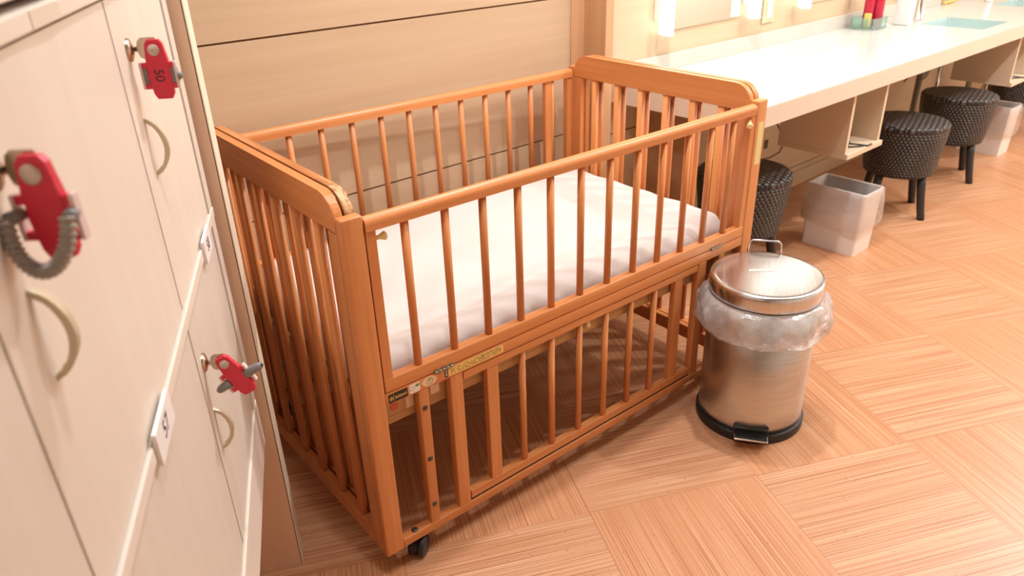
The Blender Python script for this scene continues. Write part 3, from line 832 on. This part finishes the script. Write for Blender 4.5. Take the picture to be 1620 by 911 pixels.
def shelf_box(x0, x1, label):
    g = thing('shelf_box', label, 'shelf', (0, 0, 0), 0, 'open boxes under the counter')
    yb = 1.535; zt = T0-.001; zb = .443; f = CF+.021
    for a in (x0, x1-.017):
        m = MB(); m.box((a, CF+.004 if False else f, zb+.0005), (a+.017, yb, zt), 'box_laminate', .0008); m.build('side_panel', g)
    m = MB(); m.box((x0, f-.012, zb-.02), (x1+.006, yb, zb), 'box_laminate', .001); m.build('bottom_panel', g)
    m = MB(); m.box((x0+.0172, yb-.015, zb), (x1-.0172, yb, zt), 'box_laminate'); m.build('back_panel', g)
    return g
shelf_box(2.722, 2.995, 'cream open shelf box under the counter, behind the white wastebasket')
shelf_box(4.385, 4.66, 'cream open shelf box hung farther along, above the second wastebasket')
def dryer(x, label):
    g = thing('corded_appliance', label, 'appliance', (x, 1.36, .443), 0, 'black appliances in the shelf boxes')
    m = MB(); m.lathe([(0, 0), (.020, .002), (.026, .02), (.026, .09), (.022, .105), (.018, .106)], 'black_plastic', 24, M=Matrix.Translation((.0, .03, .027)) @ Matrix.Rotation(.2, 4, 'Z') @ Matrix.Rotation(-PI/2, 4, 'X')); m.build('body', g)
    m = MB(); m.tube([(0, .055, .03), (.02, .0, .022), (.045, -.07, .014)], [.015, .014, .011], 'black_plastic', 14); m.build('grip', g)
    m = MB(); m.tube([(.045, -.068, .0145), (.09, -.1, .006), (.10, -.115, .004), (.13, -.118, .005)], .003, 'black_plastic', 8); m.tube([(.0, -.02, .005), (.03, -.07, .0045), (.085, -.105, .0045)], .0028, 'black_plastic', 8); m.build('cord', g)
dryer(2.775, 'black appliance with cord lying in the near shelf box')
dryer(4.44, 'black appliance with cord lying in the far shelf box')

# under-counter plumbing and cables
def pipes(x, label):
    g = thing('drain_pipe', label, 'pipe', (x, 1.62, 0), 0, 'drain pipes under the basins')
    m = MB(); m.tube([(0, 0, .62)]+[(0, 0, .50)]+[(0.0+.03-.03*math.cos(t), 0, .48-.03*math.sin(t)) for t in [PI*i/8 for i in range(9)]]+[(.06, 0, .50)]+[(.075+.0-.015*math.cos(t), .0, .51+.015*math.sin(t)) for t in [PI*i/6 for i in range(1, 4)]]+[(.075, .05, .525), (.075, .19, .525)], .020, 'pipe_grey', 16); m.build('trap', g)
    m = MB(); m.tube([(.075, .03, .0), (.075, .03, .44)], .016, 'pipe_grey', 14); m.build('stack', g)
    m = MB(); m.tube([(.19, -.02, .06), (.19, -.02, .66)], .010, 'chrome', 12); m.tube([(.19, -.02, .55), (.215, -.06, .55)], .008, 'chrome', 12); m.lathe([(0, .02), (.014, .02), (.014, 0), (0, 0)], 'chrome', 14, (.19, -.02, .54)); o = m.build('supply_pipe', g); o['label'] = 'bright chrome supply pipe'
pipes(4.21, 'grey drain trap and chrome supply pipe beneath the nearer basin')
pipes(4.95, 'grey drain trap and chrome supply pipe beneath the farther basin')
m = MB(); m.box((2.93, WALL-.10, .30), (3.02, WALL-.013, .415), 'outlet', .006); m.box((2.955, WALL-.102, .315), (2.985, WALL-.0995, .355), 'cable', .002)
tag(m.build('outlet_box'), 'cream outlet box fixed to the wall below the counter', 'outlet')
pts = [(2.86, WALL-.115, .285), (2.97, WALL-.125, .278), (3.06, WALL-.12, .283), (3.15, WALL-.09, .315), (3.17, WALL-.03, .37), (3.175, WALL-.004, .385)]
m = MB(); m.tube(pts, .0035, 'cable', 8); tag(m.build('power_cord'), 'thin dark cord sagging across the wall below the counter', 'cord')
m = MB(); m.tube([(4.42, WALL-.05, .37), (4.5, WALL-.06, .42), (4.58, WALL-.05, .455), (4.60, WALL-.03, .56)], .0035, 'cable', 8); tag(m.build('power_cord'), 'dark cord rising behind the far stools to the counter', 'cord')

# things on the counter
def faucet(x, label):
    g = thing('faucet', label, 'faucet', (x, 1.665, CT), 0, 'chrome basin taps')
    m = MB(); m.lathe([(0, 0), (.026, 0), (.026, .006), (.021, .010), (.0195, .14), (.021, .15), (.0, .156)], 'chrome', 28); m.build('column', g)
    m = MB(); m.tube([(0, -.01, .115), (0, -.06, .122), (0, -.115, .112), (0, -.125, .10)], [.013, .012, .011, .011], 'chrome', 16); m.build('spout', g)
    m = MB(); m.box((-.008, -.05, .157), (.008, .02, .165), 'chrome', .003); m.build('lever', g)
faucet(4.145, 'chrome tap beside the nearer basin'); faucet(5.07, 'chrome tap beside the farther basin')
g = thing('soap_dispenser', 'white square soap dispenser on the counter beside the tap', 'dispenser', (3.955, 1.655, CT), .15)
m = MB(); m.box((-.036, -.036, 0), (.036, .036, .15), 'white_plastic', .007, 3); m.build('bottle', g)
m = MB(); m.tube([(0, 0, .149), (0, 0, .185)], .007, 'white_plastic', 12); m.box((-.009, -.045, .182), (.009, .012, .196), 'white_plastic', .003); m.build('pump', g)
g = thing('acrylic_tray', 'clear green acrylic tray holding red bottles on the counter', 'tray', (3.745, 1.725, CT), -.02)
tw, td, th, t_ = .062, .055, .052, .004
for nm, a, c in (('floor_panel', (-tw, -td, .001), (tw, td, .006)), ('side_panel', (-tw, -td, .006), (-tw+t_, td, th)), ('side_panel', (tw-t_, -td, .006), (tw, td, th)), ('side_panel', (-tw+t_, -td, .006), (tw-t_, -td+t_, th)), ('side_panel', (-tw+t_, td-t_, .006), (tw-t_, td, th))):
    m = MB(); m.box(a, c, 'acrylic_green'); m.build(nm, g)
def red_bottle(x, y, label):
    g = thing('red_bottle', label, 'bottle', (x, y, CT+.0065), 0, 'red bottles in the acrylic tray')
    m = MB(); m.lathe([(0, 0), (.021, 0), (.023, .003), (.023, .15), (.019, .162), (.010, .168), (.010, .172)], 'red_bottle', 28); m.build('bottle', g)
    m = MB(); m.lathe([(.0, .172), (.013, .172), (.013, .196), (.0, .198)], 'red_bottle', 24); m.build('cap', g)
red_bottle(3.745, 1.735, 'red bottle standing in the acrylic tray, nearer the crib'); red_bottle(3.778, 1.704, 'red bottle standing in the acrylic tray, nearer the tap')
m = MB(); m.box((-.009, -.014, .0), (.009, .014, .066), 'yellow_item', .003); tag(m.build('small_carton', loc=(3.704, 1.715, CT+.0065)), 'small yellow carton standing in the acrylic tray', 'carton')
m = MB(); m.box((-.03, -.022, 0), (.03, .022, .008), 'white_plastic', .003); tag(m.build('paper_slip', loc=(3.86, 1.70, CT+.0003), rot=(0, 0, .4)), 'small white slip lying between tray and soap dispenser', 'paper')
m = MB(); m.box((4.80, WALL-.032, .80), (4.97, WALL-.016, .83), 'yellow_item', .003); tag(m.build('yellow_card', loc=(.0, 0, -.06)), 'small yellow card leaning on the backsplash past the tap', 'card')

# mirrors, light bars, wall plates
def mirror(x0, x1, label, z0=.882, z1=1.75):
    g = thing('wall_mirror', label, 'mirror', (0, 0, 0), 0, 'mirrors over the counter')
    m = MB(); m.box((x0, WALL-.008, z0), (x1, WALL-.0012, z1), 'mirror_glass'); m.build('glass', g)
def light_bar(x, label, z0=.872, z1=1.75):
    g = thing('mirror_light', label, 'lamp', (x, WALL-.045, 0), 0, 'light bars beside the mirrors')
    m = MB(); m.lathe([(0, z0+.012), (.026, z0+.012), (.027, z0+.02), (.027, z1), (0, z1)], 'lamp_glow', 24); m.build('tube', g)
    m = MB(); m.lathe([(0, z0), (.026, z0), (.030, z0+.003), (.030, z0+.012), (0, z0+.012)], 'white_plastic', 24); m.build('end_cap', g)
    m = MB(); m.box((-.02, .010, z0+.05), (.02, .0445, z1), 'white_plastic', .003); m.build('mount', g)
mirror(2.315, 2.80, 'large mirror with a glowing bar on each side, above the counter near the crib')
light_bar(2.285, 'glowing white bar on the near edge of the first mirror'); light_bar(2.845, 'glowing white bar on the far edge of the first mirror')
mirror(3.265, 3.70, 'mirror above the counter behind the acrylic tray')
light_bar(3.235, 'glowing white bar on the near edge of the second mirror'); light_bar(3.735, 'glowing white bar on the far edge of the second mirror')
mirror(4.28, 4.72, 'mirror above the nearer basin'); light_bar(4.245, 'glowing white bar on the near edge of the third mirror'); light_bar(4.755, 'glowing white bar on the far edge of the third mirror')
g = thing('switch_plate', 'narrow pale switch plate on the wall between the first two mirrors', 'switch', (3.02, WALL, .88))
m = MB(); m.box((-.045, -.008, -.045), (.045, -.0005, .09), 'plate_green', .003); m.build('plate', g)
m = MB(); m.box((-.014, -.011, -.025), (.018, -.008, .08), 'white_plastic', .002); m.build('rocker', g)

# ------------------------------------------------------------------ waste baskets and their liners
def basket(x, y, label):
    g = thing('waste_basket', label, 'bin', (x, y, 0), 0, 'white waste baskets under the counter')
    m = MB(); bm = m.bm; t = .0035
    b0, b1, h = (.070, .112), (.076, .121), .265
    R = [(b0, 0), (b1, h), ((b1[0]-t, b1[1]-t), h), ((b0[0]-t, b0[1]-t), .004)]
    rings = [[bm.verts.new((px, py, z)) for px, py in rrect(-w[0], -w[1], w[0], w[1], .008, 3)] for w, z in R]
    n = len(rings[0])
    for i, (A, B) in enumerate(zip(rings, rings[1:])):
        for k in range(n):
            f = bm.faces.new((A[k], A[(k+1) % n], B[(k+1) % n], B[k])); f.material_index = 1 if i == 2 else 0
    bm.faces.new(rings[0][::-1]); f = bm.faces.new(rings[-1]); f.material_index = 1
    m.mats = ['basket_white', 'basket_inner']
    m.build('shell', g)
    return g
def basket_liner(x, y, label, seed):
    rr = random.Random(seed); m = MB(); bm = m.bm
    prof = [(-.010, .10), (-.006, .20), (-.004, .262), (.001, .2685), (.006, .262), (.010, .235), (.015, .2), (.018, .16), (.018, .125), (.013, .10), (.006, .092)]
    rings = []; N = 96
    base = rrect(-.076, -.121, .076, .121, .012, 23)[:96]
    ph = [rr.uniform(0, 6.28) for _ in range(8)]
    for i, (off, z) in enumerate(prof):
        ring = []
        for s, (px, py) in enumerate(base):
            a = math.atan2(py/.126, px/.078); sc_ = 1-(.265-z)*.2
            k = max(0, i-3)/7
            flap = .016*k*(1-k)*4*max(0, math.cos(a-.0))
            d = off+(rr.uniform(-1, 1)*.0022+.004*math.sin(6*a+ph[0]+i*.5)+.003*math.sin(13*a+ph[1]-i*.7))*k+flap*.8
            d = max(d, off*.75 if i > 3 else off)
            dz = .018*k*(math.sin(2*a+ph[2])+.5*math.sin(5*a+ph[3]))
            n = Vector((math.cos(a)/.078, math.sin(a)/.126)).normalized()
            ring.append(bm.verts.new((px*sc_+n.x*d, py*sc_+n.y*d, z+dz)))
        rings.append(ring)
    for A, B in zip(rings, rings[1:]):
        for s in range(len(base)): bm.faces.new((A[s], A[(s+1) % len(base)], B[(s+1) % len(base)], B[s]))
    m._mark(set(), 'thin_film', True)
    return tag(m.build('bin_liner', loc=(x, y, 0)), label, 'bin liner')
basket(2.906, 1.316, 'white rectangular wastebasket between the two nearest stools')
basket_liner(2.906, 1.316, 'clear plastic bag lining the nearer white wastebasket', 4)
basket(4.70, 1.40, 'white rectangular wastebasket behind the third stool')
basket_liner(4.70, 1.40, 'clear plastic bag lining the farther white wastebasket', 9)
basket(5.75, 1.52, 'white rectangular wastebasket far along the counter, past the last stool')

# ------------------------------------------------------------------ wicker stools
ST = thing('wicker_stool', 'dark woven wicker drum stool nearest the crib', 'stool', (2.378, 1.458, 0), 0, 'dark wicker stools under the counter')
m = MB(); m.lathe([(0, .190), (.137, .190), (.145, .194), (.149, .21), (.155, .25), (.162, .31), (.168, .36), (.171, .392), (.170, .400)], 'wicker_side', 80); m.build('drum', ST)
m = MB(); m.lathe([(.170, .3995), (.1715, .405), (.170, .413), (.164, .419), (.152, .4215), (0, .4235)], 'wicker_top', 80); m.build('seat', ST)
leg = None
for k in range(4):
    a = k*PI/2
    if leg is None:
        m = MB(); m.tube([(.120, 0, .195), (.128, 0, .15), (.137, 0, .10), (.150, 0, .04), (.160, 0, 0)], [.019, .0185, .0175, .0165, .016], 'leg_black', 16)
        leg = m.build('leg', ST, (0, 0, 0), (0, 0, a))
    else: inst(leg, ST, (0, 0, 0), (0, 0, a))
ST.rotation_euler.z = math.radians(20)
dup(ST, (3.457, 1.342, 0), math.radians(-102), 'dark woven wicker drum stool beside the shelf box, second from the crib')
dup(ST, (4.114, 1.379, 0), math.radians(-106), 'dark woven wicker drum stool in front of the second wastebasket')
dup(ST, (5.15, 1.42, 0), math.radians(-80), 'dark woven wicker drum stool farthest from the crib, beyond the second wastebasket')

# ------------------------------------------------------------------ ceiling lights and added fill
def panel_light(x, y, sx, sy, label):
    g = thing('ceiling_light', label, 'lamp', (x, y, CEIL), 0, 'ceiling light panels')
    m = MB(); m.box((-sx/2, -sy/2, -.02), (sx/2, sy/2, -.0005), 'white_plastic'); m.build('housing', g)
    m = MB(); m.box((-sx/2+.02, -sy/2+.02, -.024), (sx/2-.02, sy/2-.02, -.02), 'fixture_glow'); m.build('diffuser', g)
def lamp(kind, name, loc, power, size, col, rot=(0, 0, 0), sizey=None, spot=None):
    d = bpy.data.lights.new(name, kind); d.energy = power; d.color = col
    if kind == 'AREA':
        d.shape = 'RECTANGLE' if sizey else 'DISK'; d.size = size
        if sizey: d.size_y = sizey
    else: d.shadow_soft_size = size
    if spot: d.spot_size = spot[0]; d.spot_blend = spot[1]
    o = bpy.data.objects.new(name, d); COL.objects.link(o); o.location = loc; o.rotation_euler = rot; return o
WARM = (.98, .985, 1)
# added soft fill for ceiling bounce, no fixtures
lamp('AREA', 'soft_fill', (1.2, .9, CEIL-.03), 12, 1.6, WARM, sizey=1.0)
lamp('AREA', 'soft_fill', (3.4, .4, CEIL-.03), 19, 2.2, WARM, sizey=1.2)
lamp('AREA', 'soft_fill', (5.6, .3, CEIL-.03), 18, 1.8, WARM, sizey=1.2)
# added fill, no fixture: brightens the far wall the mirrors reflect
lamp('AREA', 'far_wall_fill', (6.0, .1, CEIL-.1), 110, 1.8, WARM, rot=(-.9, 0, 0), sizey=.5)
# downlights
for x, y, p in ((1.66, 1.13, 95), (2.9, .3, 76), (4.3, .3, 74), (.6, .7, 36)):
    lamp('SPOT', 'downlight', (x, y, CEIL-.02), p, .04, WARM, spot=(2.3, .6))

# ------------------------------------------------------------------ world, camera, colour
w = bpy.data.worlds.new('World'); sc.world = w; w.use_nodes = True
w.node_tree.nodes['Background'].inputs[0].default_value = (1, .92, .82, 1); w.node_tree.nodes['Background'].inputs[1].default_value = .4
cam = bpy.data.cameras.new('Camera'); co = bpy.data.objects.new('Camera', cam); COL.objects.link(co); sc.camera = co
yaw, pitch, roll, hgt, fpx = .70327, -.47232, -.03269, 1.31618, 1188.279
fw0 = Vector((math.sin(yaw), math.cos(yaw), 0)); rt0 = Vector((math.cos(yaw), -math.sin(yaw), 0)); up0 = Vector((0, 0, 1))
fw = fw0*math.cos(pitch)+up0*math.sin(pitch); up = -fw0*math.sin(pitch)+up0*math.cos(pitch)
rt = rt0*math.cos(roll)+up*math.sin(roll); u2 = -rt0*math.sin(roll)+up*math.cos(roll)
M = Matrix((rt, u2, -fw)).transposed().to_4x4(); M.translation = Vector((0, 0, hgt)); co.matrix_world = M
cam.sensor_width = 36; cam.lens = fpx/1620*36; cam.clip_start = .02; cam.clip_end = 50
cam.dof.use_dof = True; cam.dof.focus_distance = 1.5; cam.dof.aperture_fstop = 6.3
sc.view_settings.view_transform = 'Standard'; sc.view_settings.look = 'None'; sc.view_settings.exposure = .12
sc.cycles.use_denoising = True; sc.cycles.max_bounces = 10; sc.cycles.transparent_max_bounces = 12
sc.cycles.sample_clamp_indirect = 6
